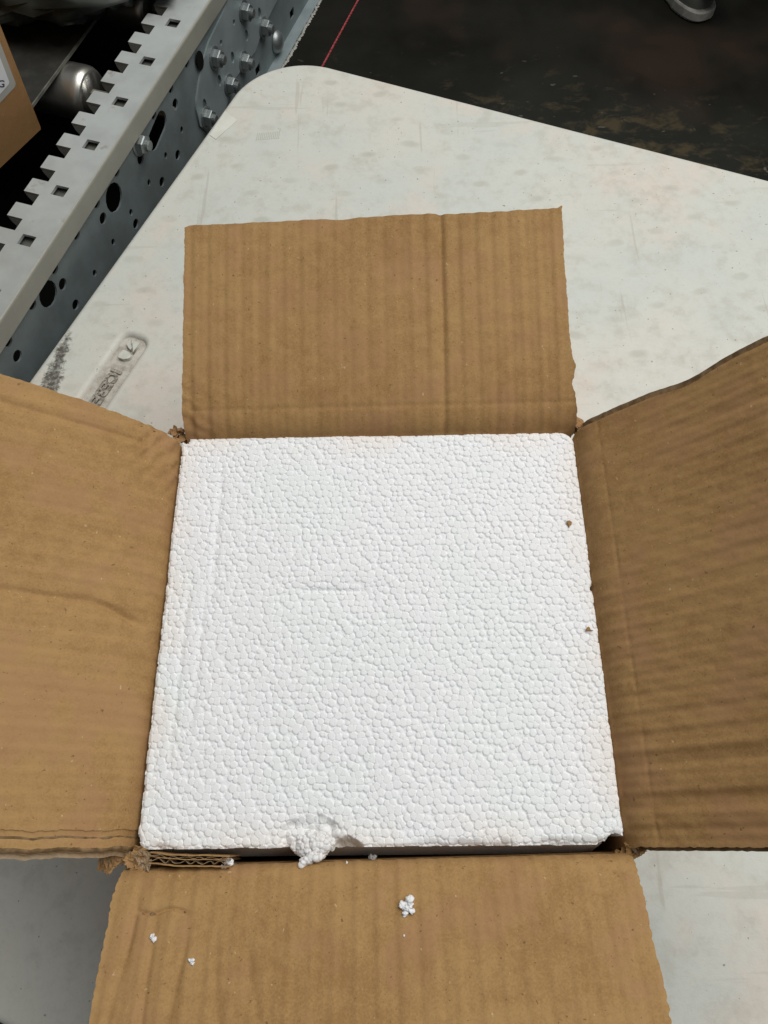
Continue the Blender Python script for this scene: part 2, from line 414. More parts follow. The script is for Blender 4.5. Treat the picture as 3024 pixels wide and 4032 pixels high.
# top flange: toothed inner edge, square holes
out = [(s0r, .0), (s1r, .0)]
teeth = []
k0 = int(math.floor((s0r-.1749)/.0403))+1; k1 = int((s1r-.1749)/.0403)
loop = [(s0r, 0), (s0r, .0478)]
for k in range(k0, k1):
    a = .1749+k*.0402; b = a+.0218
    loop += [(a, .0478), (a, .0690), (b-.001, .0690), (b, .0685), (b, .0478)]
loop += [(s1r, .0478), (s1r, 0)]
holes = []
for k in range(-18, 19):
    c = .1872+k*.0804
    if s0r+.05 < c < s1r-.05: holes.append([(c-.0078,.0182),(c+.0078,.0182),(c+.0078,.0355),(c-.0078,.0355)])
me = curve2d([loop]+holes, .0018, 0); me.transform(Matrix.Translation((0,0,-.0018)))
me.transform(railmat(0,0,zt)); flange = link(me, 'top_flange', G1, cv)
q = MB()                                 # down-turned teeth, rounded inner corner
prof = [(.0480,-.0037),(.0688,-.0037),(.0690,-.006),(.0680,-.0105),(.0645,-.0165),(.0590,-.022),(.0530,-.027),(.0480,-.029)]
for k in range(k0, k1):
    a = .1749+k*.0402+.0004; b = a+.0206
    v = [RP(a, -n, zt+z) for n, z in prof]+[RP(b, -n, zt+z) for n, z in prof]; n_ = len(prof)
    q.add(v, [tuple(range(n_)), tuple(range(2*n_-1, n_-1, -1))]+[(i, n_+i, n_+(i+1) % n_, (i+1) % n_) for i in range(n_)])
teeth = q.build('rail_teeth', G1, cv); 
q = MB(); q.box(RP(s0r,-.0478,zt-.034), DR*(s1r-s0r), NR*.0015, (0,0,.030)); q.build('inner_lip', G2, cv); q = MB(); q.box(RP(s0r,-.0455,zt-.0105), DR*(s1r-s0r), NR*.0415, (0,0,.002)); q.build('rail_stiffener', G5, cv)
# rounded corner + outer lip
q = MB(); pr = [(0.0,-.004),(.0008,-.0012),(.0020,-.0003)]
R0 = .0035
P = []
for a in np.linspace(90, 0, 7): P.append((R0*math.cos(math.radians(a))-R0+.0025, R0*math.sin(math.radians(a))-R0))
P += [(.0025,-.0265),(.0000,-.0265),(.0000,-.0040)]
v = []
for s_ in (s0r, s1r): v += [RP(s_, n, zt+z) for n, z in P]
k = len(P); q.add(v, [(i, (i+1) % k, k+(i+1) % k, k+i) for i in range(k)]+[tuple(range(k-1, -1, -1)), tuple(range(k, 2*k))])
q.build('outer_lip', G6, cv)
# web with holes
wn = -.003; WP = RP(0, wn, zt)
def sz(px, py): 
    P_ = UV(px, py, WP, NR); return float((P_-A0)@DR), float(P_[2]-zt)
def circ(px, py, tall, asp=1.0, n=14):
    c = sz(px, py); a = sz(px, py-tall/2); b = sz(px, py+tall/2); r = .5*math.hypot(a[0]-b[0], a[1]-b[1])
    return [(c[0]+r*asp*math.cos(2*math.pi*k/n), c[1]+r*math.sin(2*math.pi*k/n)) for k in range(n)], r
def slot(pa, pb, w):
    a = np.array(sz(*pa)); b = np.array(sz(*pb)); d = b-a; L = np.linalg.norm(d); d = d/L; e = np.array([-d[1], d[0]]); out = []
    for k in range(9): t = -math.pi/2+math.pi*k/8; out.append(b+w*(math.cos(t)*d+math.sin(t)*e))
    for k in range(9): t = math.pi/2+math.pi*k/8; out.append(a+w*(math.cos(t)*d+math.sin(t)*e))
    return [tuple(p) for p in out]
RR = .0062
def dot(px, py, r, asp=1): c = sz(px, py); return [(c[0]+r*asp*math.cos(2*math.pi*k/14), c[1]+r*math.sin(2*math.pi*k/14)) for k in range(14)]
web_holes = [dot(690,411,.0075), dot(553,625,.0075), dot(406,860,.0075), dot(247,1119,.0075), dot(69,1402,.0075),
    dot(673,347,.0066), dot(606,451,.0066), dot(459,675,.0066), dot(381,799,.0066), dot(301,923,.0066), dot(215,1058,.0066), dot(128,1199,.0066), dot(33,1344,.0066), dot(736,247,.0066),
    dot(716,511,.0048,.8), dot(653,612,.0048,.8), dot(587,719,.0048,.8), dot(516,836,.0048,.8), dot(446,953,.0048,.8), dot(373,1075,.0048,.8),
    dot(700,610,.0068), dot(638,716,.0068), dot(535,881,.0068), dot(298,1200,.0068),
    slot((636,478),(605,552),.0135), dot(449,778,.0185), dot(190,1158,.0165)]
for k in range(1, 12): web_holes.append([(-.15-k*.1+.0075*math.cos(t*math.pi/6), -.06+.0075*math.sin(t*math.pi/6)) for t in range(12)])
zw = -.352
wl = [(s0r, -.004), (s1r, -.004), (s1r, zw-zt), (s0r, zw-zt)]
sqh = []
for c in (sz(1150,53), sz(1016,276)): sqh.append([(c[0]-.009,c[1]-.007),(c[0]+.009,c[1]-.007),(c[0]+.009,c[1]+.007),(c[0]-.009,c[1]+.007)])
me = curve2d([wl]+web_holes+sqh, .0012, 0)
webmat = frame(RP(0, wn-.0012, zt), DR, (0,0,1), NR)
me.transform(webmat); web = link(me, 'side_plate', G2, cv)
# splice plate (zinc) on the web
pl = [sz(*p) for p in ((905,-40),(869,54),(815,165),(786,262),(768,385),(766,425),(781,494),(815,520),(880,430),(925,300),(1000,200),(1030,110),(1105,-40))]
ph = [dot(1015,51,.0085,.7), dot(964,139,.0085,.7), dot(909,225,.0085,.7), dot(857,316,.0085,.7), dot(799,410,.0085,.7), dot(863,167,.004), dot(914,87,.004)]
me = curve2d([pl]+ph, .0014, 0); me.transform(frame(RP(0, wn+.0016, zt), DR, (0,0,1), NR)); link(me, 'splice_plate', G3, cv)
me = curve2d([dot(778,236,.013,.75)], .0006, 0); me.transform(frame(RP(0, wn+.0036, zt), DR, (0,0,1), NR)); link(me, 'hole_disc', BLACK, cv)  # black disc laid on the plate, its colour imitating a dark open hole
# bolts on the plate: flanged nut with threaded end
def bolt(px, py, plane_n, r=.0125, dome=False):
    Pp = UV(px, py, RP(0, plane_n, zt), NR); q = MB()
    a = np.array([DR[0], DR[1], 0]); up = np.array([0,0,1.0])
    def ring(rad, h, n, ph=0): return [Pp+NR*h+rad*(math.cos(2*math.pi*k/n+ph)*a+math.sin(2*math.pi*k/n+ph)*up) for k in range(n)]
    def loft(rs, n, ph=0):
        v = []
        for rad, h in rs: v += ring(rad, h, n, ph)
        f = [(i*n+k, (i+1)*n+k, (i+1)*n+(k+1) % n, i*n+(k+1) % n) for i in range(len(rs)-1) for k in range(n)]
        f.append(tuple(range((len(rs)-1)*n, len(rs)*n))); q.add(v, f)
    if dome: loft([(r*1.15,0),(r*1.12,.002),(r*.98,.006),(r*.7,.009),(r*.3,.0105),(.0003,.011)], 20)
    else:
        loft([(r*1.25,0),(r*1.25,.0016),(r*1.05,.0022)], 20)
        loft([(r*.98,.002),(r,.003),(r,.0105),(r*.9,.0118),(r*.62,.0120),(r*.6,.0122)], 6, .3)
        loft([(r*.55,.011),(r*.55,.0165),(r*.45,.0175)], 14)
    return q.build('bolt', BOLT, cv, dome)
for p in ((958,45),(843,228),(958,243),(900,334),(811,462)): bolt(*p, wn+.003)
bolt(1036,108, wn+.003); bolt(1089,165, wn+.001, .0155, True); bolt(545,565, wn)
# bottom flange and the beaded brush strip along its edge
q = MB(); q.box(RP(s0r, wn-.0024, zw-.003), DR*(s1r-s0r), NR*.021, (0,0,.003)); q.build('bottom_flange', G3, cv)
q = MB(); s_ = .3
while s_ < 1.5:
    r = .0026+.0012*random.random(); c = RP(s_, .0195+random.uniform(-.0012,.0012), zw+random.uniform(0,.002)); n = 6
    v = [c+np.array([0,0,r])]+[c+r*np.array([math.cos(k),math.sin(k),0]) for k in np.linspace(0, 2*math.pi, n, False)]+[c-np.array([0,0,r])]
    q.add(v, [(0,1+k,1+(k+1) % n) for k in range(n)]+[(n+1,1+(k+1) % n,1+k) for k in range(n)]); s_ += .0050
m_ = M('frayed_plastic', .4); m_.color((.42,.42,.38)); q.build('edge_trim', m_.m, cv)
# rollers
RZ = -.2185; rr_ = .0366; rn = -.132
def roller(s_):
    pr = [(rn-.9,rr_),(rn-.012,rr_),(rn-.006,rr_*.985),(rn-.002,rr_*.93),(rn,rr_*.88),(rn+.0015,rr_*.86),(rn+.0015,rr_*.78),(rn-.003,rr_*.74)]
    q = MB(); q.tube([RP(s_, n, RZ) for n, r in pr], [r for n, r in pr], 40, cap=False); ro = q.build('roller', ROLL_M, cv, True)
    q = MB(); pr = [(rn-.003,rr_*.76),(rn-.003,rr_*.62),(rn,rr_*.6),(rn,rr_*.5),(rn-.002,rr_*.48),(rn-.002,rr_*.3)]
    q.tube([RP(s_, n, RZ) for n, r in pr], [r for n, r in pr], 28); q.build('bearing', BELTE, ro, True)
    q = MB(); q.tube([RP(s_, rn-.01, RZ), RP(s_, wn-.002, RZ)], .0085, 6); q.build('axle', G4, ro)
SR0 = .421
for k in (-6,-4,0,1,2,3,4,5): roller(SR0+k*.2015)
q = MB(); q.box(RP(s0r, -1.0, -.40), DR*(s1r-s0r), NR*.985, (0,0,.004)); q.box(RP(s0r,-.012,-.396), DR*(s1r-s0r), NR*.003, (0,0,.16)); q.build('black_backing', BLACK, cv)  # added black sheets that keep the inside and the web holes dark
q = MB(); q.box(RP(s0r, -1.0, RZ+rr_+.0004), DR*(s1r-s0r), NR*(1.0-.163), (0,0,.0035)); q.build('belt', BELT, cv)
q = MB(); q.box(RP(s0r, -.1628, RZ+rr_+.0002), DR*(s1r-s0r), NR*.0016, (0,0,.0040)); q.build('belt_edge', BELTE, cv)
for s_ in (-1.2,):
    q = MB(); q.box(RP(s_, -.06, FZ), DR*.05, NR*.05, (0,0,zw-.003-FZ)); q.build('support_leg', G2, cv)
ZB = RZ+rr_+.004

# red pull cord strung beside the rail
ca = U(1410,0,-.42); cb = U(1275,250,-.42); cdv = (ca-cb)/np.linalg.norm(ca-cb); cp = []
q = MB(); L = 2.2; n = 700
for w_ in (0, 1, 2):
    pts = []
    for i in range(n):
        t = i/(n-1); s_ = -.9+L*t; a = s_*260+w_*2.094; P_ = cb+cdv*s_; e = np.array([-cdv[1], cdv[0], 0])
        pts.append(P_+.0010*(math.cos(a)*e+math.sin(a)*np.array([0,0,1])))
    q.tube(pts, .0010, 5)
tag(q.build('pull_cord', RED, None, True, cb), 'thin red twisted cord stretched above the dark floor beside the conveyor', 'cord')

# small carton standing on the belt
c1_ = U(168,510,ZB+.001); c2_ = U(0,670,ZB+.001); e1 = (c2_-c1_)/np.linalg.norm(c2_-c1_)
pt = U(56,226,ZB+.101); e3 = (pt-c1_)/.1
e2 = np.cross(e3, e1); e2 /= np.linalg.norm(e2)
if e2@(CAM-c1_) > 0: e2 = -e2
e3n = e3/np.linalg.norm(e3)
ct = empty('carton', c1_); tag(ct, 'small brown cardboard carton with white label standing on the conveyor belt', 'box')
q = MB(); q.box(c1_, e1*.32, e2*.24, e3*.24)
cb_ = q.build('carton_body', kraft('carton_kraft', (.36,.20,.085), (.30,.165,.065)), ct)
bmx = bmesh.new(); bmx.from_mesh(cb_.data); bmesh.ops.recalc_face_normals(bmx, faces=bmx.faces)
bmesh.ops.bevel(bmx, geom=list(bmx.edges), offset=.0022, segments=2, affect='EDGES'); bmx.to_mesh(cb_.data); bmx.free()
nf = -e2
def onface(px, py): P_ = UV(px, py, c1_, nf); d = P_-c1_; b_ = d@e3n; return np.array([d@e1-(e3n@e1)*0, b_])
def face_loop(pts): return pts
Fm = frame(c1_+nf*.0006, e1, e3n-e1*(e3n@e1), nf)
def fpt(px, py):
    d = UV(px, py, c1_, nf)-c1_; y = e3n-e1*(e3n@e1); y /= np.linalg.norm(y); return np.array([d@e1, d@y])
yax = e3n-e1*(e3n@e1); yax /= np.linalg.norm(yax)
Fm = lambda off: frame(c1_+nf*off, e1, yax, nf)
gl = [fpt(0,170), fpt(64,335), fpt(0,403)]
a_, b_, c_ = gl; lab = roundpoly([b_, b_+(c_-b_)*3.2, b_+(c_-b_)*3.2+(a_-b_)*1.8, b_+(a_-b_)*1.8], .006, 6)
me = curve2d([lab], .0002, 0); me.transform(Fm(.0004)); lb_ = link(me, 'label_border', LGREY, ct)
b2, a2, c2_2 = fpt(36,326), fpt(0,232), fpt(0,367)
lab = roundpoly([b2, b2+(c2_2-b2)*5, b2+(c2_2-b2)*5+(a2-b2)*2.8, b2+(a2-b2)*2.8], .004, 6)
me = curve2d([lab], .0002, 0); me.transform(Fm(.0008)); lb2 = link(me, 'label', WHITE, ct)
gx = fpt(-13,330); tx = fpt(19,330)-gx; ty = fpt(-13,298)-gx
tm = text_mesh('G', 1.25, .00001, .02)
mm = Matrix.Identity(4)
me = tm
e_x = (e1*tx[0]+yax*tx[1]); e_y = (e1*ty[0]+yax*ty[1])
me.transform(Matrix.Translation((0,0,0)))
me.transform(frame(c1_+nf*.0012+e1*gx[0]+yax*gx[1], e_x, e_y, nf)); link(me, 'label_lettering', INK, lb2)

# black poly bag lying on the belt
def blob(center, rad, amp, seed, nth=64, nph=40, flat=.5):
    th = np.linspace(0, 2*np.pi, nth+1)[:, None]; ph = np.linspace(.02, np.pi-.02, nph)[None, :]
    d = np.stack([np.sin(ph)*np.cos(th), np.sin(ph)*np.sin(th), np.cos(ph)+0*th], -1)
    r = 1+amp*fbm(d[...,0]*3+5, d[...,1]*3+d[...,2]*2, seed, 4)-amp*np.abs(fbm(d[...,0]*5+d[...,2]*4, d[...,1]*5, seed+5, 3))
    P = d*r[...,None]; P[-1] = P[0]
    P = np.array(center)+P*np.array(rad); return P
bc = U(70,-285,ZB+.045); bc[2] = ZB+.05
bag = empty('plastic_bag', (bc[0], bc[1], ZB)); tag(bag, 'crumpled black plastic bag lying on the conveyor belt behind the carton', 'bag')
def crumple(c, rad, amp, seed, name, mat):
    P_ = blob((0,0,0), rad, amp, seed); P_ = np.array(c)+P_; P_[...,2] = np.maximum(P_[...,2], ZB+.0008)
    q = MB(); q.grid(P_); return q.build(name, mat, bag, True)
crumple(bc, (.30,.20,.055), .30, 3, 'bag_body', BAG)
crumple(U(455,-75,ZB+.03), (.045,.05,.025), .35, 8, 'clear_wrap', FILM)
crumple(U(-22,18,ZB+.03), (.022,.018,.018), .4, 12, 'loose_corner', FILM)

# ================================================================= person at the back
ps = U(2780,60,FZ); SM = 1/S
pe = empty('person', (ps[0]+.06, ps[1]+.14, FZ)); tag(pe, 'person in dark red trousers and white-soled shoes standing on the floor beyond the table', 'person')
def shoe(o, ang, lift=0.0):
    L, Wd = .27*SM, .098*SM; ca_, sa_ = math.cos(ang), math.sin(ang)
    def T(x, y, z): return (o[0]+ca_*x-sa_*y, o[1]+sa_*x+ca_*y, o[2]+z+lift)
    def outl(sc_, grow=0):
        pts = []
        for k in range(36):
            t = 2*math.pi*k/36; x = math.cos(t); y = math.sin(t)
            wv = Wd/2*(1+.12*x-.16*(1-x*x)*(1 if x < .3 else .2)); pts.append(((L/2)*np.sign(x)*abs(x)**.8*sc_, wv*np.sign(y)*abs(y)**.75*sc_))
        return pts
    q = MB(); lv = [(.96,.004),(1.0,.012),(1.0,.038),(.97,.043),(.90,.043)]; v = []
    for sc_, z in lv: v += [T(x, y, z) for x, y in outl(sc_)]
    n = 36; f = [(i*n+k, i*n+(k+1) % n, (i+1)*n+(k+1) % n, (i+1)*n+k) for i in range(len(lv)-1) for k in range(n)]
    f += [tuple(range(n-1,-1,-1)), tuple(range((len(lv)-1)*n, len(lv)*n))]; q.add(v, f)
    q2 = MB(); v = []
    lv = [(.90,.043,0),(.91,.07,0),(.84,.10,-.01),(.6,.13,-.06),(.42,.15,-.09),(.38,.18,-.10)]
    for sc_, z, sh in lv: v += [T(x*sc_/.9+sh, y*(sc_/.9)**.5, z) for x, y in outl(.9)]
    f = [(i*n+k, i*n+(k+1) % n, (i+1)*n+(k+1) % n, (i+1)*n+k) for i in range(len(lv)-1) for k in range(n)]; f.append(tuple(range((len(lv)-1)*n, len(lv)*n)))
    q2.add(v, f); up = q2.build('shoe', UPPER, pe, True); q.build('sole', SOLE, up, False)
ang = math.radians(-66)
sh0 = np.array([U(2775,92,FZ)[0], U(2775,92,FZ)[1], FZ]); ax = np.array([math.cos(ang), math.sin(ang), 0])
s1_ = sh0-ax*.205+np.array([0,0,0]); s2_ = s1_+np.array([.34,.16,0])
shoe(s1_, ang); shoe(s2_, math.radians(-80))
hip = (s1_+s2_)/2
bm_ = bpy.data.meshes.new('trousers')
vs = [hip+np.array([0,.05,.92*SM]), hip+np.array([0,.05,1.0*SM])]
for s_ in (s1_, s2_):
    d_ = (s_-hip); vs += [hip+d_*.55+np.array([0,.05,.84*SM]), hip+d_*.8+np.array([0,-.02,.48*SM]), s_+ax*.235+np.array([.01,.03,.05*SM])]
bm_.from_pydata([tuple(v) for v in vs], [(0,1),(0,2),(2,3),(3,4),(0,5),(5,6),(6,7)], [])
ob = bpy.data.objects.new('t', bm_); sc.collection.objects.link(ob)
sk = ob.modifiers.new('s', 'SKIN')
for i, r in enumerate((.14,.15,.125,.09,.078,.125,.09,.078)): bm_.skin_vertices[0].data[i].radius = (r, r)
bm_.skin_vertices[0].data[0].use_root = True
ob.modifiers.new('u', 'SUBSURF').levels = 2
dg = bpy.context.evaluated_depsgraph_get(); dg.update(); me = bpy.data.meshes.new_from_object(ob.evaluated_get(dg)); bpy.data.objects.remove(ob)
me.materials.clear(); link(me, 'trousers', TROU, pe, True)

# ================================================================= cardboard box
BT = .0056                                         # double-wall board
BX = empty('cardboard_box', (0, 0, TZ)); tag(BX, 'open brown corrugated cardboard box with four spread flaps holding a white foam block', 'box')
ZW = -.026
FL = np.array([-.1515, .1440]); FR = np.array([.1515, .1458]); NL = np.array([-.1525, -.1535]); NRr = np.array([.1520, -.1480])
def wavesheet(A, B, z0, z1, off, amp, pitch, nrm, nz=2):
    L = np.linalg.norm(B-A); n = int(L/pitch*8); t = np.linspace(0, 1, n)
    o = off+amp*np.sin(t*L/pitch*2*np.pi); P = np.zeros((n, nz, 3))
    for j, z in enumerate(np.linspace(z0, z1, nz)):
        P[:, j, :2] = A+(B-A)*t[:, None]+nrm*o[:, None]; P[:, j, 2] = z
    return P
def wall(A, B, name='wall'):
    d = (B-A)/np.linalg.norm(B-A); n2 = np.array([-d[1], d[0]]);
    if n2@(-(A+B)/2) > 0: n2 = -n2                  # outward
    q = MB()
    for off in (0, BT*.5-.0003, BT-.0006):
        q.box((*(A+n2*off), TZ+.001), (*(B-A), 0), (*(n2*.0006), 0), (0, 0, ZW-TZ-.001))
    q.grid(wavesheet(A, B, TZ+.001, ZW-.001, BT*.27, BT*.17, .0062, n2), 1); q.grid(wavesheet(A, B, TZ+.001, ZW-.001, BT*.76, BT*.17, .0062, n2), 1)
    return q.build(name, [K, KM], BX)
wall(FL, FR); wall(FR, NRr); wall(NRr, NL); wall(NL, FL)
q = MB(); q.add([(*p, TZ+.0015) for p in (FL, FR, NRr, NL)], [(0,3,2,1)]); q.build('bottom', K, BX)

FLAPINFO = {}
def flap(A, B, prof, hf, edges, nu=320, nv=230, label=None, name='flap', mats=None, under=None, zs=ZW):
    """A->B fold line (as seen from inside, left to right when looking out); prof: (arc, angle) list"""
    A = np.array([*A, zs]); B = np.array([*B, zs]); L = np.linalg.norm(B-A); t = (B-A)/L
    out = np.array([-t[1], t[0], 0]); 
    if out@((A+B)/2) < 0: out = -out
    zt_ = np.array([0,0,1.0]); pa = np.array([p[0] for p in prof]); pg = np.radians([p[1] for p in prof]); V_ = pa[-1]
    def make(nu, nv, off, hscale, eL=0, eR=0, eV=0, vs=None):
        v = np.linspace(0, 1, nv)**1.0*(V_+eV); u = np.linspace(0, 1, nu)
        fine = np.linspace(0, V_+eV+.001, 1500); g = np.interp(fine, pa, pg)
        XX = np.concatenate([[0], np.cumsum(np.cos((g[1:]+g[:-1])/2)*np.diff(fine))]); ZZ = np.concatenate([[0], np.cumsum(np.sin((g[1:]+g[:-1])/2)*np.diff(fine))])
        x_v = np.interp(v, fine, XX); z_v = np.interp(v, fine, ZZ); g_v = np.interp(v, fine, g)
        xl, xr, vo = edges(v, u, L)
        D = (xl-eL)[None, :]*(1-u[:, None])+(xr+eR)[None, :]*u[:, None]         # distance along the fold
        end = ss(V_*.8, V_, v)[None, :]*vo[:, None]
        N = -np.sin(g_v)[:, None]*out+np.cos(g_v)[:, None]*zt_
        T = np.cos(g_v)[:, None]*out+np.sin(g_v)[:, None]*zt_
        base = A+D[..., None]*t+(x_v[:, None]*out+z_v[:, None]*zt_)[None]+end[..., None]*T[None]
        h = hf(D, np.broadcast_to(v, D.shape), L, V_)*hscale
        h = h*ss(.0, .03, v)[None, :]
        Nf = np.broadcast_to(N[None], base.shape)
        return base+Nf*(h+off)[..., None], Nf
    q = MB()
    eu = under or (0, 0)
    P, N = make(nu, nv, 0, 1, eu[2] if len(eu) > 2 else 0); q.slab(P, N, .0006, 0)
    if len(eu) > 2: P, N = make(nu, nv//2, -.0008, 1, eu[3]); q.slab(P, N, .0005, 0, 2)
    P, N = make(nu//3, nv//3, -BT*.5+.0003, .95, -.0004, -.0004); q.slab(P, N, .0006, 0)
    P, N = make(nu//3, nv//3, -BT+.0006, .95, eu[0], eu[1]); q.slab(P, N, .0006, eu[4] if len(eu) > 4 else 0)
    for o_, ph in ((-BT*.27, 0), (-BT*.76, 1.7)):
        nw = int(L/.0062*8); P, N = make(nw, 40, o_, .95, -.0008, -.0008, -.0008)
        uu = np.linspace(0, L, nw)/.0062*2*np.pi+ph; q.grid(P+N*(BT*.17*np.sin(uu))[:, None, None], 1)
    ob = q.build(name, mats or [K, KM], BX, True)
    if label: ob['label'] = label
    me = ob.data
    def surf(px, py, z_guess=0.0):                 # pixel -> point on the flap surface
        P = P0s; d = ROT @ np.array([(px-CX)/F, -(py-CY)/F, -1.0]); d /= np.linalg.norm(d)
        w_ = P.reshape(-1, 3)-CAM; pr_ = w_@d; di = np.linalg.norm(w_-pr_[:, None]*d, axis=1); i = np.argmin(di)
        return P.reshape(-1, 3)[i], N0s.reshape(-1, 3)[i]
    P0s, N0s = make(nu, nv, 0, 1); FLAPINFO[len(FLAPINFO)] = surf
    return surf
def ripples(D, V, amp, pitch, seed, skew=0.0):
    ph = D/pitch+.35*fbm(D*18, V*4, seed, 2)+skew*V
    a = .45+.75*np.clip(.5+vn(D*22, V*9, seed+4), 0, 1.3)
    return amp*a*np.sin(2*np.pi*ph)+amp*.35*np.sin(2*np.pi*D/pitch*2.13+1)
def groove(d, w, depth): return -depth*np.exp(-(d/w)**2)
def jag(v, seed, a=.0007): return a*fbm(v*420, v*0+seed, seed, 3)+a*1.2*fbm(v*60, v*0+seed, seed+3, 2)

# back flap
def h_back(D, V, L, V_):
    h = ripples(D, V, .00040, .0138, 1)*(.5+.9*np.abs(D/L-.45)*1.6)
    d = D-(L*.672+.004*(V-.1)+.0014*fbm(V*30, V*0, 8)); h = h+groove(d, .0026, .0017)-.0009*ss(-.004, .004, d)
    h = h+groove(D-L*.42, .003, .00035)
    dd = (D-.012)*.55+(V-.072)*.83                                     # creased lower left corner
    m_ = ss(.075, .0, D)*ss(.085, .04, V)*ss(.02, .035, V)
    h = h+m_*.00055*np.sin(dd*2*np.pi/.010+5*fbm(D*45, V*45, 5))*(.5+vn(D*60, V*60, 3))
    h = h+groove(V-.047, .002, .0004)+.00018*fbm(D*260, V*260, 2, 3)+.0012*fbm(D*12, V*12, 9, 2)
    return h
def e_back(v, u, L):
    k = v/.19
    xl = .0040+.0012*k+jag(v, 3)-.0012*np.exp(-((v-.05)/.01)**2)
    xr = L-.001-.003*k+jag(v, 5)+.002*np.exp(-((v-.075)/.006)**2)-.0022*np.exp(-((v-.06)/.004)**2)+.0025*ss(.11, .03, v)*ss(.0,.03,v)
    vo = .0006*fbm(u*20, u*0, 4)+.0065*(u-.5)*1.0-.0015*ss(.015, .0, u)+.002*ss(.985, 1.0, u)-.0014*np.exp(-((u-.42)/.03)**2)
    return xl, xr, vo
s_back = flap(FL+np.array([0,.0006]), FR+np.array([0,.0006]), [(0,90),(.018,90),(.030,55),(.042,30),(.07,20),(.13,17),(.197,17.5)], h_back, e_back)
# front flap (toward the viewer)
def h_front(D, V, L, V_):                                              # D from right to left edge of the photo
    X_ = D
    h = ripples(D, V, .00036, .0135, 21, .3)
    left = ss(.22, .29, D)
    for c, sl, w_, dp, v0 in ((.296,.10,.0024,.0016,.03),(.283,-.02,.0022,.0012,.04),(.262,.13,.0024,.0013,.045),(.247,-.14,.0026,.0011,.05),(.232,-.30,.003,.0010,.05),(.214,-.05,.0024,.0014,.10),(.150,.02,.003,.0005,.05)):
        h = h+groove(D-(c+sl*(V-.06)+.0015*fbm(V*35, V*0+c, 3)), w_, dp)*ss(v0, v0+.03, V)
    h = h+groove(V-(.0505+.0012*np.sin((D-.28)*260)), .0009, .0022)*ss(.262,.268,D)*ss(.296,.29,D)
    return h+.00016*fbm(D*260, V*260, 12, 3)+.0012*fbm(D*13, V*13, 19, 2)
def e_front(v, u, L):
    xl = -.0018+.0*v+jag(v, 13)+.0007*np.maximum(0, np.sin(v*900+4*vn(v*60,v*0,6)))*(.5+vn(v*150,v*0,8))-.001*np.sin(v*150)*.4
    xr = L+.006-.001*v/.19+jag(v, 15)-.0015*ss(.05, .02, v)-.0006*np.maximum(0, np.sin(v*900+4*vn(v*60,v*0,3)))*(.5+vn(v*150,v*0,5))
    return xl, xr, .0004*fbm(u*20, u*0, 6)
s_front = flap(NRr-np.array([0,.0006]), NL-np.array([0,.0006]), [(0,90),(.018,90),(.027,60),(.034,22),(.07,15),(.196,15)], h_front, e_front)
# left flap (fold from near corner to far corner)
def h_left(D, V, L, V_):
    h = ripples(D, V, .00028, .0135, 31, .2)
    c = L*.525+.0-.012*ss(.075, .03, V); h = h+groove(D-(c+.0012*fbm(V*40, V*0, 3)), .0030, .0024)*ss(.03,.045,V)
    c = L-.013+.035*(V-.04); h = h+groove(D-c, .0022, .0014)*ss(.04, .07, V)
    c = L-.045+.02*V; h = h+groove(D-c, .005, .0008)*ss(.04, .08, V)
    dd = (D-L)*.6+V*.8; m_ = ss(L-.07, L-.01, D)*ss(.02,.03,V)*ss(.075,.05,V)
    h = h+m_*.0007*np.sin(dd*2*np.pi/.010+3*fbm(D*50, V*50, 5))
    h = h+groove(V-(.050+.002*fbm(D*9, D*0, 2)), .0011, .0005)*ss(.0, .4, vn(D*60, D*0, 7))
    return h+.00018*fbm(D*260, V*260, 22, 3)+.0016*fbm(D*12, V*12, 29, 2)
def e_left(v, u, L):
    xl = .001-.001*v/.19+jag(v, 23, .0010)
    xr = L-.001-.006*np.exp(-((v-.0)/.03)**2)+LXR*(v/.19)+jag(v, 25, .0008)
    return xl, xr, .0005*fbm(u*20, u*0, 7)
LXR = .0155
s_left = flap(NL+np.array([0,.0075]), FL-np.array([.0,.001]), [(0,90),(.018,90),(.028,66),(.040,42),(.08,34),(.196,31)], h_left, e_left, under=(.0025, 0, -.0125, -.0030, 2), mats=[K, KM, KR])
# right flap (fold from far to near corner)
def h_right(D, V, L, V_):
    h = ripples(D, V, .00044, .0128, 41, .5)*(.8+.6*vn(D*16, V*16, 8))+.00055*np.sin(2*np.pi*(D-L)/.021+2.2*V)*ss(L-.085, L-.03, D)
    h = h+.00016*np.sin(2*np.pi*(V/.026+.4*fbm(D*14, V*14, 3)))*np.sin(2*np.pi*D/.0118)
    h = h+groove(D-(L-.045-.02*V), .006, .0012)*ss(.04,.09,V)+groove(D-(L-.026-.01*V), .004, .0008)*ss(.04,.09,V)
    h = h+groove(D-(.028+.05*(V-.08)), .004, .0009)*ss(.07, .11, V)
    h = h+groove(V-.046, .0014, .0003)*(1+vn(D*150, D*0, 3))
    return h+.00016*fbm(D*260, V*260, 32, 3)+.0015*fbm(D*12, V*12, 39, 2)
def e_right(v, u, L):
    k = v/.19
    xl = .004*np.exp(-(v/.02)**2)+RXL*k+.0035*np.exp(-((v-.115)/.02)**2)+jag(v, 33, .0003)+.0006
    xr = L-.0015+RXR*k+jag(v, 35, .0007)
    return xl, xr, .0005*fbm(u*20, u*0, 9)
RXL = -.003; RXR = .0
s_right = flap(FR-np.array([0,.0012]), NRr+np.array([0,.0015]), [(0,90),(.018,90),(.028,66),(.040,44),(.08,44),(.14,48),(.196,50)], h_right, e_right, under=(.0075, .002, 0, -.001, 1), mats=[K, KM])

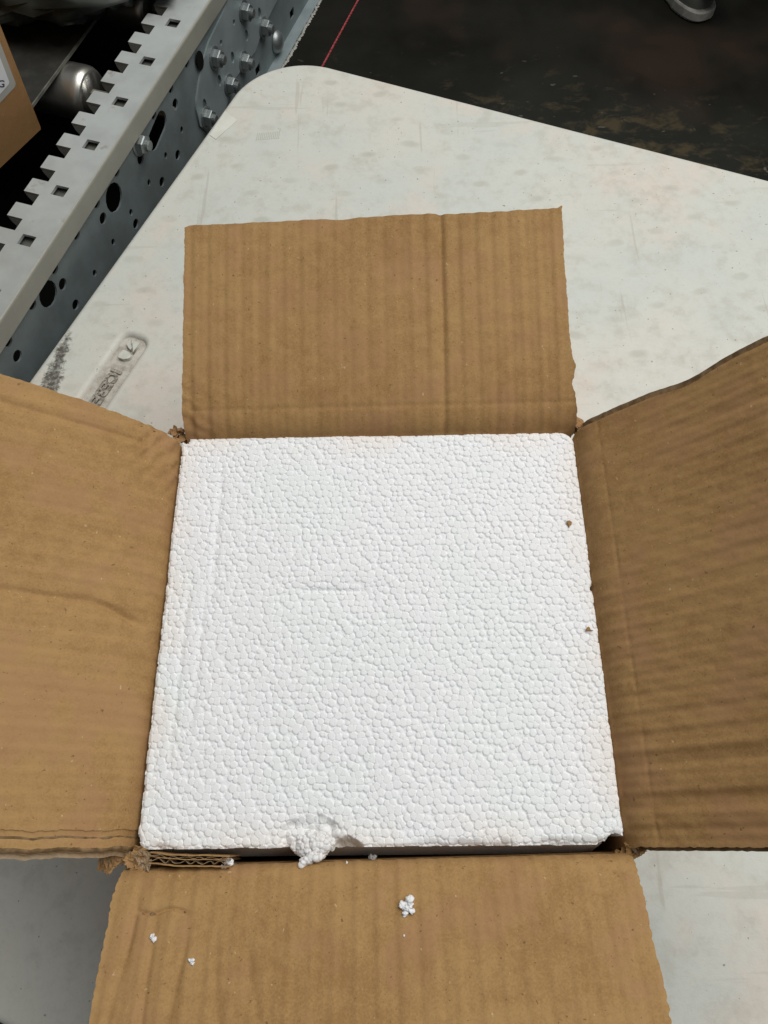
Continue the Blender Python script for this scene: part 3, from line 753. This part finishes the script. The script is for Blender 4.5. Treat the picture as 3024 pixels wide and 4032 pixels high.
# exposed, crushed edge of the double wall at the near left corner
q = MB(); A = np.array([-.1400,-.1462]); B = np.array([-.0905,-.1475]); n2 = np.array([0,-1.0]); th = .0066; z0, z1 = -.03, .0045
for off, w_ in ((0,.0008),(.0024,.0005),(th-.0008,.0008)):
    n_ = 40; t = np.linspace(0, 1, n_); wob = .0006*fbm(t*6, t*0+off*900, 3)-.0012*ss(.35, 0, t)
    P_ = np.zeros((n_, 2, 3)); P_[:, :, :2] = (A+(B-A)*t[:, None]+n2*(off+wob)[:, None])[:, None, :]; P_[:, 0, 2] = z0; P_[:, 1, 2] = z1+.001*fbm(t*14, t*0, 8)-.002*ss(.2, 0, t)
    q.slab(P_, np.broadcast_to(np.array([0,1.0,0]), P_.shape), w_, 0)
for o_, ph, am in ((.0016,0,.0007),(.0040,1,.0014)):
    n_ = 110; t = np.linspace(0, 1, n_); P_ = np.zeros((n_, 2, 3)); o = o_+am*np.sin(t*.047/.0075*2*np.pi+ph+2.6*fbm(t*9+ph, t*0, 4))*(.75+.5*vn(t*14,t*0,6))-.0012*ss(.35,0,t)
    P_[:, :, :2] = (A+(B-A)*t[:, None]+n2*o[:, None])[:, None, :]; P_[:, 0, 2] = z0; P_[:, 1, 2] = z1-.0012
    q.slab(P_, np.broadcast_to(np.array([0,1.0,0]), P_.shape), .0003, 2)
q.build('exposed_wall_edge', [K, KM, KR], BX)

# torn corners: crumpled paper plies
def torn(cx_, cy_, cz, spread, n, seed, name='torn_corner', lo=.006, hi=.014):
    r = random.Random(seed); q = MB()
    for k in range(n):
        c = np.array([cx_+r.uniform(-1,1)*spread[0], cy_+r.uniform(-1,1)*spread[1], cz+r.uniform(-1,1)*spread[2]])
        a = r.uniform(0, 2*math.pi); d = np.array([math.cos(a), math.sin(a), r.uniform(-.5,.5)]); d /= np.linalg.norm(d)
        e = np.cross(d, np.array([r.uniform(-.4,.4), r.uniform(-.4,.4), 1])); e /= np.linalg.norm(e); f = np.cross(d, e)
        L_ = r.uniform(lo, hi); W_ = L_*r.uniform(.3,.8); nu_, nv_ = 12, 7
        uu = np.linspace(-.5,.5,nu_)[:, None]; vv = np.linspace(-.5,.5,nv_)[None, :]; cur = r.uniform(-8, 8)
        rag = 1+.35*vn(uu*9+k, vv*0+seed, 2)
        hgt = L_*(.13*fbm(uu*5+k*3, vv*5, seed, 3)+cur*.05*uu*uu*2)
        P_ = c+(uu*L_*(1+.2*vn(vv*8, vv*0+k, 3)))[..., None]*d+(vv*W_*rag)[..., None]*e+hgt[..., None]*f
        q.slab(P_, np.broadcast_to(f, P_.shape), .0006, r.choice((0,1,1)))
    return q.build(name, [KR, K], BX, False)
torn(-.1535,.1485,-.004, (.004,.004,.006), 12, 1, lo=.005, hi=.010)
torn(.1535,.1500,-.006, (.004,.004,.007), 12, 2, lo=.005, hi=.010)
torn(-.1590,-.1490,-.005, (.010,.0035,.003), 12, 3, lo=.007, hi=.013)
torn(-.1460,-.1490,-.002, (.006,.003,.003), 9, 5, hi=.010)
torn(.1545,-.1475,-.008, (.006,.003,.006), 10, 4, lo=.005, hi=.010)

# ================================================================= foam block
def foam():
    x = np.arange(-.1535, .1536, .00032); y = np.arange(-.1500, .1500, .00032); Xg, Yg = np.meshgrid(x, y, indexing='ij')
    cell = .00445
    ci = np.floor(Xg/cell).astype(int); cj = np.floor(Yg/cell).astype(int)
    R1 = rng.uniform(0, 1, (128,128)); R2 = rng.uniform(0, 1, (128,128)); R3 = rng.uniform(0, 1, (128,128)); R4 = rng.uniform(0,1,(128,128))
    f1 = np.full(Xg.shape, -9.0); f2 = f1.copy()
    wx_ = Xg+.0012*vn(Xg*60, Yg*60, 2); wy_ = Yg+.0012*vn(Xg*60, Yg*60, 5)
    for a in (-2,-1,0,1,2):
        for b in (-2,-1,0,1,2):
            i = (ci+a) & 127; j = (cj+b) & 127
            px = (ci+a+.5+(R1[i,j]-.5)*.62+.5*((cj+b)&1))*cell; py = (cj+b+.5+(R2[i,j]-.5)*.55)*cell*.9
            py = (cj+b+.5+(R2[i,j]-.5)*.55)*cell
            d = np.hypot(wx_-px, wy_-py)/cell
            rad = .36+.33*R3[i,j]**.9
            hgt = (1-(d/rad)**2)*rad*1.15-np.where(R4[i,j] > .985, .6, 0)+(R4[i,j]-.5)*.10
            m1 = hgt > f1; f2 = np.where(m1, f1, np.maximum(f2, hgt)); f1 = np.where(m1, hgt, f1)
    z = -.00032*ss(.26, -.12, f1) - .00075*ss(.11, 0, f1-f2)**1.3 - .00045*ss(.10, -.15, f1) + .00015*(np.clip(f1, .2, .7)-.4)
    # moulded ridges and dents
    z = z+groove(Xg-(-.117+.002*fbm(Yg*10, Yg*0, 2)), .0026, .0008)*ss(.14,.10,Yg)*ss(.0,.03,Yg)
    z = z+groove(Xg+.1335-.04*Yg*.3, .0020, .0007)*ss(.035,.015,Yg)*ss(-.11,-.08,Yg)+groove(Xg+.1215-.04*Yg*.3, .0020, .0006)*ss(.035,.015,Yg)*ss(-.09,-.06,Yg)
    z = z+groove(Yg-(.021+.0006*np.sin(Xg*90)), .0013, .0011)*ss(-.058,-.05,Xg)*ss(-.004,-.014,Xg)
    z = z+groove(Yg-.018, .010, .0010)*ss(-.075,-.05,Xg)*ss(.02,-.01,Xg)
    z = z+.0009*fbm(Xg*14, Yg*14, 5, 2)
    # outline
    hw = lambda s_: .1497
    en = .0006*fbm(Yg*70, Xg*0+3, 2, 3)+.0003*vn(Yg*240, Xg*0, 3); en2 = .0006*fbm(Xg*70, Yg*0+8, 2, 3)+.0003*vn(Xg*240, Yg*0, 6)
    left = Xg+.1500+en; right = .1500-Xg+en; back = .1440+.0006-Yg+en2; front = Yg+.1437+en2
    d = np.minimum(np.minimum(left, right), np.minimum(back, front))
    def corner(cx_, cy_, r, sx, sy):
        qx = (Xg-cx_)*sx; qy = (Yg-cy_)*sy; return np.where((qx > -r) & (qy > -r), r-np.hypot(qx+r, qy+r)+.0, 9)
    for c in ((.150,.1445,.011,1,1),(-.150,.1445,.004,-1,1),(-.149,-.1437,.006,-1,-1),(.150,-.1435,.004,1,-1)): d = np.minimum(d, corner(*c)+en)
    for cx_, cy_, r in ((.146,-.146,.0085),(.138,-.1475,.0055),(-.1505,-.1385,.0022),(-.1515,-.03,.0018),(.1515,.02,.0025),(-.147,.1435,.003)):
        d = np.minimum(d, np.hypot(Xg-cx_, Yg-cy_)-r-.0016*fbm(Xg*160, Yg*160, 7))
    z = z-.0011*(1-ss(0, .0024, d))
    # broken bite at the near edge
    bd = np.hypot((Xg+.043)*.86, (Yg+.1437)*1.0)+.0035*fbm(Xg*80, Yg*80, 6); bite = ss(.0195, .0140, bd)
    bd2 = np.hypot((Xg+.019)*.7, (Yg+.1445)*1.0)+.003*fbm(Xg*90, Yg*90, 9); bite2 = ss(.008, .004, bd2)
    z = z-.0055*bite*(.75+.5*np.clip(vn(Xg*170, Yg*170, 4), -1, 1)) -.011*bite2
    z = z-.003*ss(.006, .0, front)*ss(.0,.5, fbm(Xg*45, Yg*0, 14))
    z = np.where(d < 0, -.045, z)
    nb = Xg.shape[1]; na = Xg.shape[0]; keep = (d >= 0); kk = (keep[:-1,:-1]|keep[1:,:-1]|keep[:-1,1:]|keep[1:,1:]).ravel()
    ii, jj = np.meshgrid(np.arange(na-1), np.arange(nb-1), indexing='ij'); q0_ = (ii*nb+jj).ravel()[kk]
    Fq = np.stack([q0_, q0_+nb, q0_+nb+1, q0_+1], 1); used = np.unique(Fq); remap = np.full(na*nb, -1); remap[used] = np.arange(len(used)); Fq = remap[Fq]
    Vq = np.stack([Xg, Yg, z], -1).reshape(-1, 3)[used]
    me = bpy.data.meshes.new('foam_top'); me.vertices.add(len(Vq)); me.vertices.foreach_set('co', Vq.astype(np.float32).ravel())
    me.loops.add(Fq.size); me.loops.foreach_set('vertex_index', Fq.astype(np.int32).ravel())
    me.polygons.add(len(Fq)); me.polygons.foreach_set('loop_start', np.arange(0, Fq.size, 4, dtype=np.int32)); me.update(calc_edges=True)
    fb = empty('foam_block', (0,0,TZ+.003)); tag(fb, 'square white expanded polystyrene foam block filling the open cardboard box', 'foam block')
    link(me, 'foam_top', FOAM, fb, True)
    q = MB(); q.box((-.1475,-.1420,TZ+.003), (.295,0,0), (0,.2845,0), (0,0,-.0449-TZ-.003)); q.add([(-.145,-.1425,-.012),(.139,-.1425,-.012),(.139,-.1492,-.05),(-.145,-.1492,-.05),(-.145,-.1420,-.05),(.139,-.1420,-.05)], [(0,3,2,1),(0,1,5,4),(3,4,5,2),(0,4,3),(1,2,5)]); q.build('foam_body', FOAM, fb)
    return fb
fb = foam()
def bead_cluster(pts, name, mat, parent=None, base=None, rough=.13):
    q = MB()
    ico = bmesh.new(); bmesh.ops.create_icosphere(ico, subdivisions=3, radius=1); iv = np.array([v.co[:] for v in ico.verts]); fi = [tuple(v.index for v in f.verts) for f in ico.faces]; ico.free(); random.seed(len(pts)*7+1)
    for i, (c, r) in enumerate(pts):
        e = np.array([random.uniform(.8,1.2), random.uniform(.8,1.2), random.uniform(.75,1.1)])
        d = iv*(1+rough*(vn(iv[:,0]*1.7+i*3.1, iv[:,1]*1.7+iv[:,2]*1.7, 5)+(.6*vn(iv[:,0]*5+i, iv[:,1]*5+iv[:,2]*4, 7) if rough > .2 else 0)))[:, None]*e*r; q.add(d+np.array(c), fi)
    return q.build(name, mat, parent, True, base)
pts = []
r_ = random.Random(5)
for k in range(330):                                # lump of loose beads hanging over the front edge
    a_ = r_.uniform(0, 6.283); q_ = math.sqrt(r_.random()); px = 1233+q_*84*math.cos(a_); py = 3322+q_*50*math.sin(a_)
    if k > 270: t = r_.random(); px = 1226-t*36+r_.gauss(0,7); py = 3368+t*36+r_.gauss(0,5)
    elif k > 250: px = 1245+r_.gauss(0,10); py = 3378+r_.gauss(0,7)
    zz = -.0060+.0045*(1-q_*q_)+r_.uniform(-.0018,.0012)+(.003 if k > 250 else 0)
    pts.append((U(px, py, zz), r_.uniform(.0012,.0024)))
bead_cluster(pts, 'broken_chunk', FOAM, fb)

# crumbs of foam
def crumb(surf, px, py, size, n, seed, label, flat=False):
    P_, N_ = surf(px, py); r = random.Random(seed); pts = []
    for k in range(n):
        a = r.uniform(0, 6.28); rr = size*.42*math.sqrt(r.random()) if n > 1 else 0
        pts.append((P_+np.array([math.cos(a)*rr, math.sin(a)*rr, 0])+N_*size*.22, size*r.uniform(.24,.38) if n > 1 else size*.4))
    o = bead_cluster(pts, 'foam_crumb', FOAM, None, P_, .6)
    tag(o, label, 'foam crumb', 'foam crumbs scattered on the front flap')
crumb(s_front, 890, 3412, .0062, 4, 1, 'white foam crumb at the end of the exposed corrugated edge, near left')
crumb(s_front, 1594, 3558, .0070, 4, 2, 'upper lobe of the white foam crumb pair in the middle of the front flap')
crumb(s_front, 1604, 3592, .0056, 3, 3, 'lower lobe of the white foam crumb pair in the middle of the front flap')
crumb(s_front, 601, 3694, .0036, 4, 4, 'small white foam crumb below the slit at the left of the front flap')
crumb(s_front, 757, 3783, .0032, 3, 6, 'small white foam crumb lowest on the front flap')
crumb(s_front, 1467, 3384, .0042, 5, 7, 'white foam flake standing on the front fold right of the broken foam')
crumb(s_front, 1364, 3400, .0016, 1, 8, 'tiny white foam speck on the front fold next to the broken foam')
crumb(s_front, 1593, 3685, .0013, 1, 9, 'tiny white foam speck under the crumb pair on the front flap')
# brown cardboard chips on the foam
def chip(px, py, poly, label, z=.0004):
    c = U(px, py, z); k = .00035
    me = curve2d([[np.array([c[0]+a*k, c[1]+b*k]) for a, b in poly]], .0005, .0002, 1); me.transform(Matrix.Translation((0,0,z+.0004)))
    o = link(me, 'cardboard_chip', KD, None, False, (c[0], c[1], z)); tag(o, label, 'cardboard chip', 'cardboard chips on the foam')
chip(2240, 2063, [(-4,6),(2,7),(6,3),(5,-2),(1,-4),(0,-8),(-2,-7),(-2,-2),(-5,2)], 'brown teardrop cardboard chip on the foam near its right edge, upper one')
chip(2318, 2478, [(-7,-3),(-5,1),(-1,5),(2,3),(3,-1),(8,-3)], 'grey-brown cardboard chip on the right edge of the foam, lower one')

# ================================================================= final scaling to metres
done = set()
for o in bpy.data.objects:
    if o.type in ('MESH', 'EMPTY'):
        o.location = o.location*S
        if o.type == 'MESH' and o.data.name not in done:
            done.add(o.data.name); o.data.transform(Matrix.Scale(S, 4))
